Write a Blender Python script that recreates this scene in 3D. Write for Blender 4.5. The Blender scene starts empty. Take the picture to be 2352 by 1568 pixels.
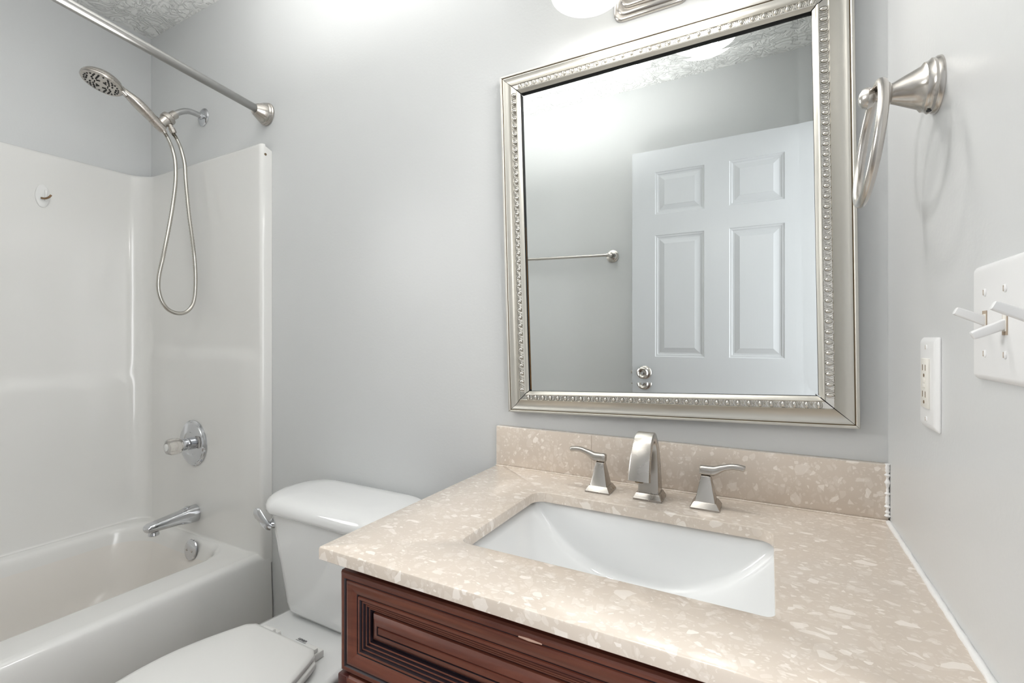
import bpy, bmesh, math, random
from mathutils import Vector, Matrix
from math import pi, sin, cos, radians

# ------------------------------------------------------------------ camera, world, lights, exposure
SC = bpy.context.scene
COL = SC.collection
XR, XL, YF, CEIL = 0.1938, -2.452, -1.49, 2.51

cam_d = bpy.data.cameras.new('camera')
cam = bpy.data.objects.new('camera', cam_d); COL.objects.link(cam)
cam_d.sensor_width = 36.0
cam_d.lens = 1093.59 / 2352 * 36.0
cam_d.shift_y = -5.85 / 2352
cam_d.clip_start = 0.02
cam.location = (0.0, -1.1146, 1.1598)
cam.rotation_euler = (pi / 2, 0, 0.4956)
SC.camera = cam

w = bpy.data.worlds.new('World'); SC.world = w; w.use_nodes = True
w.node_tree.nodes['Background'].inputs[0].default_value = (1, 1, 1, 1)
w.node_tree.nodes['Background'].inputs[1].default_value = 0.3


def area(name, loc, rot, sx, sy, power, color=(1, 1, 1), spread=180):
    l = bpy.data.lights.new(name, 'AREA'); l.shape = 'RECTANGLE'; l.size = sx; l.size_y = sy
    l.energy = power; l.color = color; l.spread = radians(spread)
    o = bpy.data.objects.new(name, l); COL.objects.link(o); o.location = loc; o.rotation_euler = rot
    return o


# daylight and hall light coming in through the open doorway
area('hall_light', (0.75, -1.0, 1.35), (0, radians(90), 0), 1.9, 0.8, 24.0, (0.965, 0.98, 1.0))
# added fill aimed up at the ceiling; not a lamp of the room
area('bounce_fill_light', (-1.02, -0.74, 1.72), (pi, 0, 0), 1.0, 0.6, 18.5, (1.0, 0.995, 0.985), 118)
# added unseen fill over the tub corner, brightens the right wall and vanity
area('corner_fill_light', (-1.95, -1.26, 1.72), (Vector((0.19, -0.66, 0.86)) - Vector((-1.95, -1.26, 1.72))).to_track_quat('-Z', 'Y').to_euler(), 0.6, 0.6, 3.7, (1.0, 0.995, 0.985), 78)
SHADES = [(-0.338, -0.159), (-0.142, -0.159)]
for sx_, sy_ in SHADES:
    l = bpy.data.lights.new('bulb_light', 'POINT'); l.energy = 3.3; l.shadow_soft_size = 0.045
    l.color = (1.0, 0.98, 0.955)
    o = bpy.data.objects.new('bulb_light', l); COL.objects.link(o); o.location = (sx_, sy_, 1.905)

vs = SC.view_settings
vs.view_transform = 'Standard'; vs.look = 'None'; vs.gamma = 1.0; vs.use_curve_mapping = False
vs.exposure = 0.20
SC.cycles.use_denoising = True
SC.cycles.max_bounces = 10; SC.cycles.diffuse_bounces = 6; SC.cycles.glossy_bounces = 6
SC.cycles.caustics_reflective = False; SC.cycles.caustics_refractive = False
SC.cycles.sample_clamp_indirect = 4.0


# ------------------------------------------------------------------ materials
def mat(name, color, rough=0.5, metal=0.0, spec=0.5, coat=0.0, trans=0.0, emit=None, estr=0.0, noise=0.0,
        nscale=8.0, bump=0.0, bscale=60.0, aniso=0.0, rvar=0.0):
    m = bpy.data.materials.new(name); m.use_nodes = True
    nt = m.node_tree; b = nt.nodes['Principled BSDF']
    b.inputs['Base Color'].default_value = (*color, 1)
    b.inputs['Roughness'].default_value = rough
    b.inputs['Metallic'].default_value = metal
    b.inputs['Specular IOR Level'].default_value = spec
    b.inputs['Coat Weight'].default_value = coat
    b.inputs['Coat Roughness'].default_value = 0.03
    b.inputs['Transmission Weight'].default_value = trans
    b.inputs['Anisotropic'].default_value = aniso
    if emit:
        b.inputs['Emission Color'].default_value = (*emit, 1)
        b.inputs['Emission Strength'].default_value = estr
    tc = nt.nodes.new('ShaderNodeTexCoord')
    if noise or rvar:
        n = nt.nodes.new('ShaderNodeTexNoise'); n.inputs['Scale'].default_value = nscale; n.inputs['Detail'].default_value = 4
        nt.links.new(tc.outputs['Object'], n.inputs['Vector'])
        if noise:
            mx = nt.nodes.new('ShaderNodeMix'); mx.data_type = 'RGBA'
            mx.inputs[6].default_value = (*[c * (1 - noise) for c in color], 1)
            mx.inputs[7].default_value = (*[min(1, c * (1 + noise)) for c in color], 1)
            nt.links.new(n.outputs['Fac'], mx.inputs[0]); nt.links.new(mx.outputs[2], b.inputs['Base Color'])
        if rvar:
            mr = nt.nodes.new('ShaderNodeMapRange'); mr.inputs['To Min'].default_value = max(0, rough - rvar)
            mr.inputs['To Max'].default_value = rough + rvar
            nt.links.new(n.outputs['Fac'], mr.inputs['Value']); nt.links.new(mr.outputs['Result'], b.inputs['Roughness'])
    if bump:
        n2 = nt.nodes.new('ShaderNodeTexNoise'); n2.inputs['Scale'].default_value = bscale; n2.inputs['Detail'].default_value = 3
        nt.links.new(tc.outputs['Object'], n2.inputs['Vector'])
        bp = nt.nodes.new('ShaderNodeBump'); bp.inputs['Strength'].default_value = bump; bp.inputs['Distance'].default_value = 0.002
        nt.links.new(n2.outputs['Fac'], bp.inputs['Height']); nt.links.new(bp.outputs['Normal'], b.inputs['Normal'])
    return m


def brushed(name, color, rough, amt=0.02, **k):
    return mat(name, color, rough, 1.0, rvar=amt, nscale=35, **k)


M = {}
M['wall'] = mat('grey_paint', (0.625, 0.634, 0.634), 0.34, spec=0.5, noise=0.012, nscale=3, bump=0.12, bscale=140)
M['ceil'] = mat('ceiling_texture', (0.80, 0.805, 0.79), 0.9, spec=0.2)
M['floor'] = mat('vinyl_floor', (0.36, 0.31, 0.26), 0.45, noise=0.15, nscale=5)
M['hallfloor'] = mat('hall_carpet', (0.42, 0.38, 0.33), 0.95, noise=0.12, nscale=90)
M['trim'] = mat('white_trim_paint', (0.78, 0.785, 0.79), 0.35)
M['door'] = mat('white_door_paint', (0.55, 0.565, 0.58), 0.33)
M['tub'] = mat('white_fibreglass', (0.74, 0.735, 0.715), 0.16, spec=0.55, coat=0.25, noise=0.015, nscale=2.5)
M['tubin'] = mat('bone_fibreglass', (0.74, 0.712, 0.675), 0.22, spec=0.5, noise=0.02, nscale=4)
M['porc'] = mat('white_porcelain', (0.80, 0.805, 0.80), 0.10, spec=0.55, coat=0.4)
M['sink'] = mat('sink_porcelain', (0.82, 0.83, 0.83), 0.08, spec=0.55, coat=0.4)
M['seat'] = mat('white_plastic_seat', (0.77, 0.765, 0.745), 0.30, spec=0.5)
M['plast'] = mat('white_plate_plastic', (0.80, 0.80, 0.80), 0.32, spec=0.5)
M['ivory'] = mat('ivory_device_plastic', (0.80, 0.775, 0.72), 0.35)
M['slot'] = mat('slot_dark', (0.16, 0.11, 0.06), 0.8)
M['dirt'] = mat('slot_grime', (0.42, 0.34, 0.26), 0.8)
M['caulk'] = mat('white_caulk', (0.84, 0.84, 0.83), 0.45, noise=0.05, nscale=60, bump=0.4, bscale=200)
M['nickel'] = brushed('brushed_nickel', (0.50, 0.47, 0.435), 0.27)
M['nickelw'] = brushed('satin_nickel_warm', (0.58, 0.55, 0.515), 0.24)
M['rod'] = mat('brushed_steel_rod', (0.33, 0.327, 0.317), 0.29, 1.0)
M['chrome'] = mat('chrome', (0.62, 0.63, 0.65), 0.06, 1.0)
M['armchr'] = mat('satin_chrome_arm', (0.52, 0.52, 0.52), 0.22, 1.0)
M['hose'] = mat('steel_hose', (0.50, 0.48, 0.44), 0.22, 1.0)
M['black'] = mat('black_rubber', (0.015, 0.015, 0.015), 0.5)
M['acryl'] = mat('cloudy_acrylic', (0.93, 0.89, 0.84), 0.12, trans=0.75)
M['clear'] = mat('clear_plastic', (0.77, 0.77, 0.76), 0.18, spec=0.5)
M['hookm'] = mat('bronze_hook', (0.30, 0.20, 0.12), 0.3, 1.0)
M['frame'] = brushed('champagne_frame', (0.62, 0.60, 0.55), 0.46, amt=0.05)
M['bead'] = brushed('champagne_bead', (0.66, 0.64, 0.595), 0.26)
M['frgroove'] = mat('frame_brown_groove', (0.26, 0.19, 0.11), 0.5)
M['mitre'] = mat('mitre_gap_black', (0.01, 0.01, 0.01), 0.9)
M['red'] = mat('red_scuff', (0.50, 0.12, 0.13), 0.6)
M['mirror'] = mat('mirror_silver', (0.90, 0.925, 0.915), 0.0, 1.0)
M['mbrown'] = mat('mirror_edge_corrosion', (0.20, 0.10, 0.03), 0.7, noise=0.5, nscale=80)
M['ink'] = mat('dark_ink', (0.06, 0.06, 0.07), 0.6)
M['smudge'] = mat('grey_wall_smudge', (0.44, 0.445, 0.44), 0.6)
M['bulb'] = mat('lit_bulb', (1, 1, 1), 0.5, emit=(1, 0.97, 0.92), estr=2.5)


def ceiling_nodes():
    nt = M['ceil'].node_tree; b = nt.nodes['Principled BSDF']
    tc = nt.nodes.new('ShaderNodeTexCoord')
    n0 = nt.nodes.new('ShaderNodeTexNoise'); n0.inputs['Scale'].default_value = 6; n0.inputs['Detail'].default_value = 2
    mixv = nt.nodes.new('ShaderNodeMix'); mixv.data_type = 'VECTOR'; mixv.inputs[0].default_value = 0.25
    nt.links.new(tc.outputs['Object'], n0.inputs['Vector'])
    nt.links.new(tc.outputs['Object'], mixv.inputs[4]); nt.links.new(n0.outputs['Color'], mixv.inputs[5])
    n = nt.nodes.new('ShaderNodeTexNoise'); n.inputs['Scale'].default_value = 30; n.inputs['Detail'].default_value = 5
    n.inputs['Distortion'].default_value = 1.6
    nt.links.new(mixv.outputs[1], n.inputs['Vector'])
    cr = nt.nodes.new('ShaderNodeValToRGB'); cr.color_ramp.elements[0].position = 0.45; cr.color_ramp.elements[1].position = 0.57
    nt.links.new(n.outputs['Fac'], cr.inputs['Fac'])
    bp = nt.nodes.new('ShaderNodeBump'); bp.inputs['Strength'].default_value = 0.8; bp.inputs['Distance'].default_value = 0.007
    nt.links.new(cr.outputs['Color'], bp.inputs['Height']); nt.links.new(bp.outputs['Normal'], b.inputs['Normal'])


ceiling_nodes()


def terrazzo(name, base, tint):
    m = bpy.data.materials.new(name); m.use_nodes = True
    nt = m.node_tree; N = nt.nodes; L = nt.links; b = N['Principled BSDF']
    b.inputs['Roughness'].default_value = 0.16; b.inputs['Coat Weight'].default_value = 0.2
    tc = N.new('ShaderNodeTexCoord')
    nz = N.new('ShaderNodeTexNoise'); nz.inputs['Scale'].default_value = 30; nz.inputs['Detail'].default_value = 2
    L.new(tc.outputs['Object'], nz.inputs['Vector'])
    add = N.new('ShaderNodeVectorMath'); add.operation = 'SCALE'; add.inputs['Scale'].default_value = 0.012
    L.new(nz.outputs['Color'], add.inputs[0])
    ad2 = N.new('ShaderNodeVectorMath'); ad2.operation = 'ADD'
    L.new(tc.outputs['Object'], ad2.inputs[0]); L.new(add.outputs[0], ad2.inputs[1])
    # cloudy base
    nb = N.new('ShaderNodeTexNoise'); nb.inputs['Scale'].default_value = 14; nb.inputs['Detail'].default_value = 5
    L.new(tc.outputs['Object'], nb.inputs['Vector'])
    mb = N.new('ShaderNodeMix'); mb.data_type = 'RGBA'
    mb.inputs[6].default_value = (*[c * 0.90 for c in base], 1); mb.inputs[7].default_value = (*[min(1, c * 1.07) for c in base], 1)
    L.new(nb.outputs['Fac'], mb.inputs[0])
    cur = mb.outputs[2]
    for (sc, thr, edge, strength, rot, stretch) in (
            (170, 0.70, 0.10, 0.35, 0.3, (1, 1.5, 1)), (85, 0.74, 0.10, 0.32, 1.1, (1, 1.7, 1)),
            (50, 0.72, 0.07, 0.26, 2.0, (1.5, 1, 1)), (120, 0.90, 0.12, 0.75, 0.9, (1, 1.4, 1)),
            (70, 0.90, 0.12, 0.80, 0.7, (1, 1.8, 1)), (46, 0.90, 0.08, 0.85, 2.6, (1, 1.6, 1))):
        mp = N.new('ShaderNodeMapping'); mp.inputs['Scale'].default_value = tuple(sc * s for s in stretch)
        mp.inputs['Rotation'].default_value = (rot * 0.4, rot * 0.3, rot)
        L.new(ad2.outputs[0], mp.inputs['Vector'])
        v = N.new('ShaderNodeTexVoronoi'); v.inputs['Scale'].default_value = 1; v.inputs['Randomness'].default_value = 1
        v2 = N.new('ShaderNodeTexVoronoi'); v2.feature = 'DISTANCE_TO_EDGE'; v2.inputs['Scale'].default_value = 1
        L.new(mp.outputs['Vector'], v.inputs['Vector']); L.new(mp.outputs['Vector'], v2.inputs['Vector'])
        sp = N.new('ShaderNodeSeparateColor'); L.new(v.outputs['Color'], sp.inputs[0])
        g = N.new('ShaderNodeMath'); g.operation = 'GREATER_THAN'; g.inputs[1].default_value = thr
        L.new(sp.outputs[0], g.inputs[0])
        # per-chip edge inset so that chips differ in size
        mrE = N.new('ShaderNodeMapRange'); mrE.inputs['To Min'].default_value = edge * 0.6; mrE.inputs['To Max'].default_value = edge * 2.6
        L.new(sp.outputs[1], mrE.inputs['Value'])
        sb = N.new('ShaderNodeMath'); sb.operation = 'SUBTRACT'
        L.new(v2.outputs['Distance'], sb.inputs[0]); L.new(mrE.outputs['Result'], sb.inputs[1])
        e = N.new('ShaderNodeMapRange'); e.inputs['From Min'].default_value = 0; e.inputs['From Max'].default_value = 0.02
        L.new(sb.outputs[0], e.inputs['Value'])
        mu = N.new('ShaderNodeMath'); mu.operation = 'MULTIPLY'
        L.new(g.outputs[0], mu.inputs[0]); L.new(e.outputs['Result'], mu.inputs[1])
        mrs = N.new('ShaderNodeMapRange'); mrs.inputs['To Min'].default_value = strength * 0.35; mrs.inputs['To Max'].default_value = strength
        L.new(sp.outputs[2], mrs.inputs['Value'])
        mu2 = N.new('ShaderNodeMath'); mu2.operation = 'MULTIPLY'
        L.new(mu.outputs[0], mu2.inputs[0]); L.new(mrs.outputs['Result'], mu2.inputs[1])
        mx = N.new('ShaderNodeMix'); mx.data_type = 'RGBA'; mx.inputs[7].default_value = (*tint, 1)
        L.new(mu2.outputs[0], mx.inputs[0]); L.new(cur, mx.inputs[6])
        cur = mx.outputs[2]
    L.new(cur, b.inputs['Base Color'])
    return m


M['stone'] = terrazzo('beige_chip_stone', (0.65, 0.568, 0.487), (0.88, 0.82, 0.755))


def wood(name, c0, c1, rough=0.3):
    m = bpy.data.materials.new(name); m.use_nodes = True
    nt = m.node_tree; N = nt.nodes; L = nt.links; b = N['Principled BSDF']
    b.inputs['Roughness'].default_value = rough; b.inputs['Coat Weight'].default_value = 0.25; b.inputs['Coat Roughness'].default_value = 0.2
    tc = N.new('ShaderNodeTexCoord'); mp = N.new('ShaderNodeMapping'); mp.inputs['Scale'].default_value = (4, 30, 60)
    n = N.new('ShaderNodeTexNoise'); n.inputs['Scale'].default_value = 1.5; n.inputs['Detail'].default_value = 6; n.inputs['Distortion'].default_value = 0.6
    L.new(tc.outputs['Object'], mp.inputs['Vector']); L.new(mp.outputs['Vector'], n.inputs['Vector'])
    cr = N.new('ShaderNodeValToRGB'); cr.color_ramp.elements[0].color = (*c0, 1); cr.color_ramp.elements[1].color = (*c1, 1)
    cr.color_ramp.elements[0].position = 0.3; cr.color_ramp.elements[1].position = 0.7
    L.new(n.outputs['Fac'], cr.inputs['Fac']); L.new(cr.outputs['Color'], b.inputs['Base Color'])
    return m


M['wood'] = wood('cherry_wood', (0.098, 0.027, 0.017), (0.165, 0.052, 0.031))
M['wooddk'] = wood('dark_cherry_box', (0.045, 0.010, 0.008), (0.075, 0.018, 0.013), 0.4)
M['glaze'] = mat('dark_groove_glaze', (0.016, 0.010, 0.014), 0.4)


def shade_mat():
    m = bpy.data.materials.new('lit_frosted_glass'); m.use_nodes = True
    nt = m.node_tree; N = nt.nodes; L = nt.links
    b = N['Principled BSDF']; b.inputs['Base Color'].default_value = (0.5, 0.5, 0.49, 1); b.inputs['Roughness'].default_value = 0.25
    b.inputs['Emission Color'].default_value = (1, 0.985, 0.96, 1); b.inputs['Emission Strength'].default_value = 0.22
    t = N.new('ShaderNodeBsdfTransparent'); t.inputs['Color'].default_value = (0.95, 0.95, 0.93, 1)
    mx = N.new('ShaderNodeMixShader'); mx.inputs[0].default_value = 0.62
    L.new(t.outputs[0], mx.inputs[1]); L.new(b.outputs[0], mx.inputs[2])
    L.new(mx.outputs[0], N['Material Output'].inputs['Surface'])
    return m


M['shade'] = shade_mat()


# ------------------------------------------------------------------ mesh helpers
class MB:
    def __init__(self):
        self.v = []; self.f = []; self.mi = []; self.mats = []

    def m(self, material):
        if material not in self.mats: self.mats.append(material)
        return self.mats.index(material)

    def add(self, vs_, fs, material):
        k = len(self.v); mi = self.m(material)
        self.v += [Vector(p) for p in vs_]
        for f in fs:
            self.f.append([i + k for i in f]); self.mi.append(mi)

    def bm(self, b, material):
        b.verts.index_update()
        self.add([v.co.copy() for v in b.verts], [[v.index for v in f.verts] for f in b.faces], material); b.free()

    def box(self, x0, x1, y0, y1, z0, z1, material, bev=0.0, seg=2):
        b = bmesh.new(); bmesh.ops.create_cube(b, size=1)
        for v in b.verts:
            v.co = Vector(((x0 + x1) / 2 + v.co.x * (x1 - x0), (y0 + y1) / 2 + v.co.y * (y1 - y0), (z0 + z1) / 2 + v.co.z * (z1 - z0)))
        if bev: bmesh.ops.bevel(b, geom=b.edges[:], offset=bev, segments=seg, profile=0.5, affect='EDGES')
        self.bm(b, material); return self

    def loft(self, rings, material, cap0=True, cap1=True, closed=True):
        n = len(rings[0]); vs_ = [p for r in rings for p in r]; fs = []
        for i in range(len(rings) - 1):
            for j in range(n if closed else n - 1):
                a, b_ = i * n + j, i * n + (j + 1) % n
                fs.append([a, b_, b_ + n, a + n])
        if cap0: fs.append(list(range(n))[::-1])
        if cap1: fs.append([(len(rings) - 1) * n + j for j in range(n)])
        self.add(vs_, fs, material); return self

    def lathe(self, prof, org, axis, material, seg=32, caps=True):
        """prof: list of (radius, distance along axis)"""
        ax = Vector(axis).normalized(); org = Vector(org)
        u = ax.orthogonal().normalized(); v = ax.cross(u)
        rings = [[org + ax * h + (u * cos(2 * pi * j / seg) + v * sin(2 * pi * j / seg)) * max(r, 1e-5) for j in range(seg)] for r, h in prof]
        return self.loft(rings, material, caps, caps)

    def sweep(self, path, rad, material, seg=14, sect=None, up=None, caps=True, closed=False):
        """rad: number or list; sect: optional list of 2-D section points lists or one list"""
        P = [Vector(p) for p in path]; n = len(P); rings = []
        T = []
        for i in range(n):
            if closed: t = P[(i + 1) % n] - P[i - 1]
            else: t = P[min(i + 1, n - 1)] - P[max(i - 1, 0)]
            T.append(t.normalized())
        u = Vector(up) if up else T[0].orthogonal()
        for i in range(n):
            u = (u - T[i] * u.dot(T[i])).normalized(); v = T[i].cross(u)
            if sect is None:
                r = rad[i] if isinstance(rad, (list, tuple)) else rad
                pts = [(r * cos(2 * pi * j / seg), r * sin(2 * pi * j / seg)) for j in range(seg)]
            else:
                pts = sect[i] if isinstance(sect[0][0], (list, tuple)) else sect
            rings.append([P[i] + u * a + v * b_ for a, b_ in pts])
        if closed:
            rings.append(rings[0]); return self.loft(rings, material, False, False)
        return self.loft(rings, material, caps, caps)

    def build(self, name, parent=None, smooth=True, angle=35, loc=None, merge=True):
        root = parent
        while root is not None and root.parent is not None: root = root.parent
        if root is not None: off = root.location.copy()
        elif loc is not None: off = Vector(loc)
        else:
            xs = [p.x for p in self.v]; ys = [p.y for p in self.v]; zs = [p.z for p in self.v]
            off = Vector(((min(xs) + max(xs)) / 2, (min(ys) + max(ys)) / 2, min(zs)))
        me = bpy.data.meshes.new(name)
        me.from_pydata([tuple(p - off) for p in self.v], [], self.f)
        for m_ in self.mats: me.materials.append(m_)
        me.polygons.foreach_set('material_index', self.mi)
        b = bmesh.new(); b.from_mesh(me)
        if merge: bmesh.ops.remove_doubles(b, verts=b.verts[:], dist=1e-6)
        bmesh.ops.recalc_face_normals(b, faces=b.faces[:])
        b.to_mesh(me); b.free()
        if smooth:
            me.shade_smooth(); me.set_sharp_from_angle(angle=radians(angle))
        o = bpy.data.objects.new(name, me); COL.objects.link(o)
        if parent is not None: o.parent = parent
        else: o.location = off
        return o


def tag(o, label, cat, group=None):
    o['label'] = label; o['category'] = cat
    if group: o['group'] = group
    return o


def thing(name, label, cat, loc, group=None):
    o = bpy.data.objects.new(name, None); COL.objects.link(o); o.location = loc; o.empty_display_size = 0.05
    return tag(o, label, cat, group)


def struct(o):
    o['kind'] = 'structure'; return o


def rrect(x0, x1, y0, y1, r, n=8, z=0.0):
    """rounded rectangle loop; r a number or 4 radii, order: (x1,y1),(x0,y1),(x0,y0),(x1,y0)"""
    R = r if isinstance(r, (list, tuple)) else [r] * 4
    C = [(x1 - R[0], y1 - R[0], 0, R[0]), (x0 + R[1], y1 - R[1], pi / 2, R[1]), (x0 + R[2], y0 + R[2], pi, R[2]), (x1 - R[3], y0 + R[3], 1.5 * pi, R[3])]
    out = []
    for cx, cy, a0, rr in C:
        for k in range(n):
            a = a0 + pi / 2 * k / (n - 1)
            out.append(Vector((cx + rr * cos(a), cy + rr * sin(a), z)))
    return out


def spline(pts, n=8):
    """Catmull-Rom through points"""
    P = [Vector(p) for p in pts]; P = [P[0] * 2 - P[1]] + P + [P[-1] * 2 - P[-2]]; out = []
    for i in range(1, len(P) - 2):
        for k in range(n):
            t = k / n
            out.append(0.5 * ((2 * P[i]) + (P[i + 1] - P[i - 1]) * t + (2 * P[i - 1] - 5 * P[i] + 4 * P[i + 1] - P[i + 2]) * t * t + (3 * P[i] - P[i - 1] - 3 * P[i + 1] + P[i + 2]) * t ** 3))
    out.append(P[-2]); return out


def lerp(a, b, t): return a + (b - a) * t


# ------------------------------------------------------------------ room shell
T = 0.1
struct(MB().box(XL - T, XR + T, 0, T, -T, CEIL + T, M['wall']).build('wall_back', smooth=False))
struct(MB().box(XL - T, XL, YF, 0, -T, CEIL + T, M['wall']).build('wall_left', smooth=False))
struct(MB().box(XL - T, XR + T, YF - T, YF, -T, CEIL + T, M['wall']).build('wall_front', smooth=False))
DY0, DY1, DZ = -0.625, -1.385, 2.115       # doorway in the right wall
b = MB()
b.box(XR, XR + T, DY0, 0, 0, CEIL, M['wall'])
b.box(XR, XR + T, YF, DY1, 0, CEIL, M['wall'])
b.box(XR, XR + T, DY1, DY0, DZ, CEIL, M['wall'])
struct(b.build('wall_right', smooth=False))
struct(MB().box(XL, XR, YF, 0, -T, 0, M['floor']).build('floor', smooth=False))
struct(MB().box(XL, XR, YF, 0, CEIL, CEIL + T, M['ceil']).build('ceiling', smooth=False))
# hall outside the door
HX = 1.35
struct(MB().box(HX, HX + T, -2.3, 0.3, -T, CEIL + T, M['wall']).build('wall_hall', smooth=False))
struct(MB().box(XR, HX, -2.3, 0.3, -T, -0.001, M['hallfloor']).build('floor_hall', smooth=False))
struct(MB().box(XR + T, HX, -2.3, 0.3, CEIL, CEIL + T, M['ceil']).build('ceiling_hall', smooth=False))
struct(MB().box(XR + T, HX, 0.3, 0.3 + T, -T, CEIL + T, M['wall']).build('wall_hall_end', smooth=False))
struct(MB().box(XR + T, HX, -2.3 - T, -2.3, -T, CEIL + T, M['wall']).build('wall_hall_start', smooth=False))
# door casing / jamb
b = MB()
b.box(XR - 0.001, XR + T + 0.001, DY0 - 0.016, DY0 + 0.0005, 0, DZ, M['trim'], 0.001)
b.box(XR - 0.001, XR + T + 0.001, DY1 - 0.0005, DY1 + 0.016, 0, DZ, M['trim'], 0.001)
b.box(XR - 0.001, XR + T + 0.001, DY1, DY0, DZ - 0.016, DZ + 0.0005, M['trim'], 0.001)
struct(b.build('trim_1'))
b = MB(); b.box(-0.95 - 0.64, -0.62, YF, YF + 0.012, 0, 0.085, M['trim'], 0.003)
struct(b.build('baseboard_front'))
b = MB(); b.box(-1.575, -0.62, -0.012, 0, 0, 0.085, M['trim'], 0.003)
struct(b.build('baseboard_back'))

# ------------------------------------------------------------------ door (stands open, seen in the mirror)
DX0, DX1, DYF, DTOP = -0.615, 0.172, -1.335, 2.10
door = bpy.data.objects.new('door_1', None); COL.objects.link(door); door.location = (DX1, DYF - 0.018, 0.01)
struct(door)
xs_panels = [(-0.501, -0.272), (-0.164, 0.060)]
zs_panels = [(1.779, 1.989), (1.072, 1.675), (0.22, 0.86)]
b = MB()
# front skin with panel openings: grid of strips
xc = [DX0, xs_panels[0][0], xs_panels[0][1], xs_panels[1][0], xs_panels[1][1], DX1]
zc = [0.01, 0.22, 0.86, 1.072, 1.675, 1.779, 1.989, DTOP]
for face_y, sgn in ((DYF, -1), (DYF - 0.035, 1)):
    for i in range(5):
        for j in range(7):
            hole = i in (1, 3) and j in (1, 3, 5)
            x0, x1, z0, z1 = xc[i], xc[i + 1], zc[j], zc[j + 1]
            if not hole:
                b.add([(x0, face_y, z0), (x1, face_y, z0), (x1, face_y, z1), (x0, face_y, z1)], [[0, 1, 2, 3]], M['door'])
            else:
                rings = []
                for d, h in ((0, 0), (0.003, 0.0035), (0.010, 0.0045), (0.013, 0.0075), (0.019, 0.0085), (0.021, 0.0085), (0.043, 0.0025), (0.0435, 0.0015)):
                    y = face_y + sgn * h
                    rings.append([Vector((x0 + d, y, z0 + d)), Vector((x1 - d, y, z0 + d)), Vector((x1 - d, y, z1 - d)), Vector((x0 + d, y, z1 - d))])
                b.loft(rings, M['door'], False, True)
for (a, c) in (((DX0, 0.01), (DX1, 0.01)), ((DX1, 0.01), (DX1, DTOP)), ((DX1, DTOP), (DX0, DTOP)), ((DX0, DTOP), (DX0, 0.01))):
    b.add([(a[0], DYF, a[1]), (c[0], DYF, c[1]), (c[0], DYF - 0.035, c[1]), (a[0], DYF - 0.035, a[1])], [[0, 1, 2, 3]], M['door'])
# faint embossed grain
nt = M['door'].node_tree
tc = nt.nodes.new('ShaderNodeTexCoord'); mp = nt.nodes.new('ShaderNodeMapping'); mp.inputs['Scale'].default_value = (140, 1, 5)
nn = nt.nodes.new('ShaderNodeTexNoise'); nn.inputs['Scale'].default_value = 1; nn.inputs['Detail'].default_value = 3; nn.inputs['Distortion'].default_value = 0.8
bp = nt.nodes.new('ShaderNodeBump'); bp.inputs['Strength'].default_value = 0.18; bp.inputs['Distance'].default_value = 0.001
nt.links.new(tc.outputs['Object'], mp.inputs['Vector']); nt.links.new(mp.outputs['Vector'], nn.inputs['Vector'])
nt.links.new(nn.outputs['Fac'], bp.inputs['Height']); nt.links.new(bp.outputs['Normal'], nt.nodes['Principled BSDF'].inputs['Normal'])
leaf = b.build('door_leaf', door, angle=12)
KX, KZ = -0.551, 0.992
b = MB()
b.lathe([(0.0, 0), (0.033, 0), (0.033, 0.003), (0.029, 0.007), (0.013, 0.010), (0.011, 0.024), (0.016, 0.031), (0.025, 0.038), (0.0285, 0.047), (0.0275, 0.058), (0.022, 0.063), (0.020, 0.060), (0.010, 0.055), (0.0, 0.055)], (KX, DYF, KZ), (0, 1, 0), M['nickel'], 40)
knob = b.build('door_knob', door)
MB().lathe([(0.0, 0.054), (0.0065, 0.054), (0.0065, 0.060), (0.005, 0.062), (0, 0.062)], (KX, DYF, KZ), (0, 1, 0), M['chrome'], 20).build('lock_button', knob)
MB().lathe([(0.0, 0), (0.033, 0), (0.033, 0.003), (0.029, 0.007), (0.013, 0.010), (0.011, 0.022), (0.025, 0.034), (0.0285, 0.044), (0.022, 0.055), (0.0, 0.056)], (KX, DYF - 0.035, KZ), (0, -1, 0), M['nickel'], 32).build('door_knob', door)
b = MB(); b.box(DX0 - 0.002, DX0 + 0.001, DYF - 0.030, DYF - 0.005, KZ - 0.028, KZ + 0.028, M['nickel'], 0.0006)
b.box(DX0 - 0.011, DX0, DYF - 0.025, DYF - 0.011, KZ - 0.008, KZ + 0.008, M['nickel'], 0.002)
b.build('latch_plate', door)
for hz in (0.28, 1.08, 1.86):
    b = MB(); b.lathe([(0.0055, -0.045), (0.0055, 0.045)], (DX1 + 0.007, DYF - 0.040, hz), (0, 0, 1), M['nickel'], 14)
    b.box(DX1 - 0.0005, DX1 + 0.0012, DYF - 0.036, DYF - 0.006, hz - 0.044, hz + 0.044, M['nickel'])
    b.build('hinge', door)

# ------------------------------------------------------------------ towel bar on the wall opposite the mirror
tb = thing('towel_bar', 'brushed nickel towel bar on the grey wall, seen in the mirror left of the door', 'towel bar', (-1.065, YF, 1.616))
TBX = (-0.762, -1.372)
for k, tx in enumerate(TBX):
    tz = 1.616 + (0.016 if k else 0)
    MB().lathe([(0, 0), (0.034, 0), (0.034, 0.004), (0.028, 0.007), (0.027, 0.011), (0.020, 0.014), (0.012, 0.022), (0.010, 0.040), (0.013, 0.046), (0.0155, 0.054), (0.013, 0.063), (0.0, 0.068)], (tx, YF, tz), (0, 1, 0), M['nickelw'], 32).build('post', tb)
b = MB()
p0, p1 = Vector((TBX[0], YF + 0.054, 1.616)), Vector((TBX[1], YF + 0.054, 1.632))
b.sweep([p0, lerp(p0, p1, 0.03), lerp(p0, p1, 0.031), lerp(p0, p1, 0.969), lerp(p0, p1, 0.97), p1], [0.011, 0.011, 0.008, 0.008, 0.011, 0.011], M['nickelw'], 16)
b.build('bar', tb)

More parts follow.
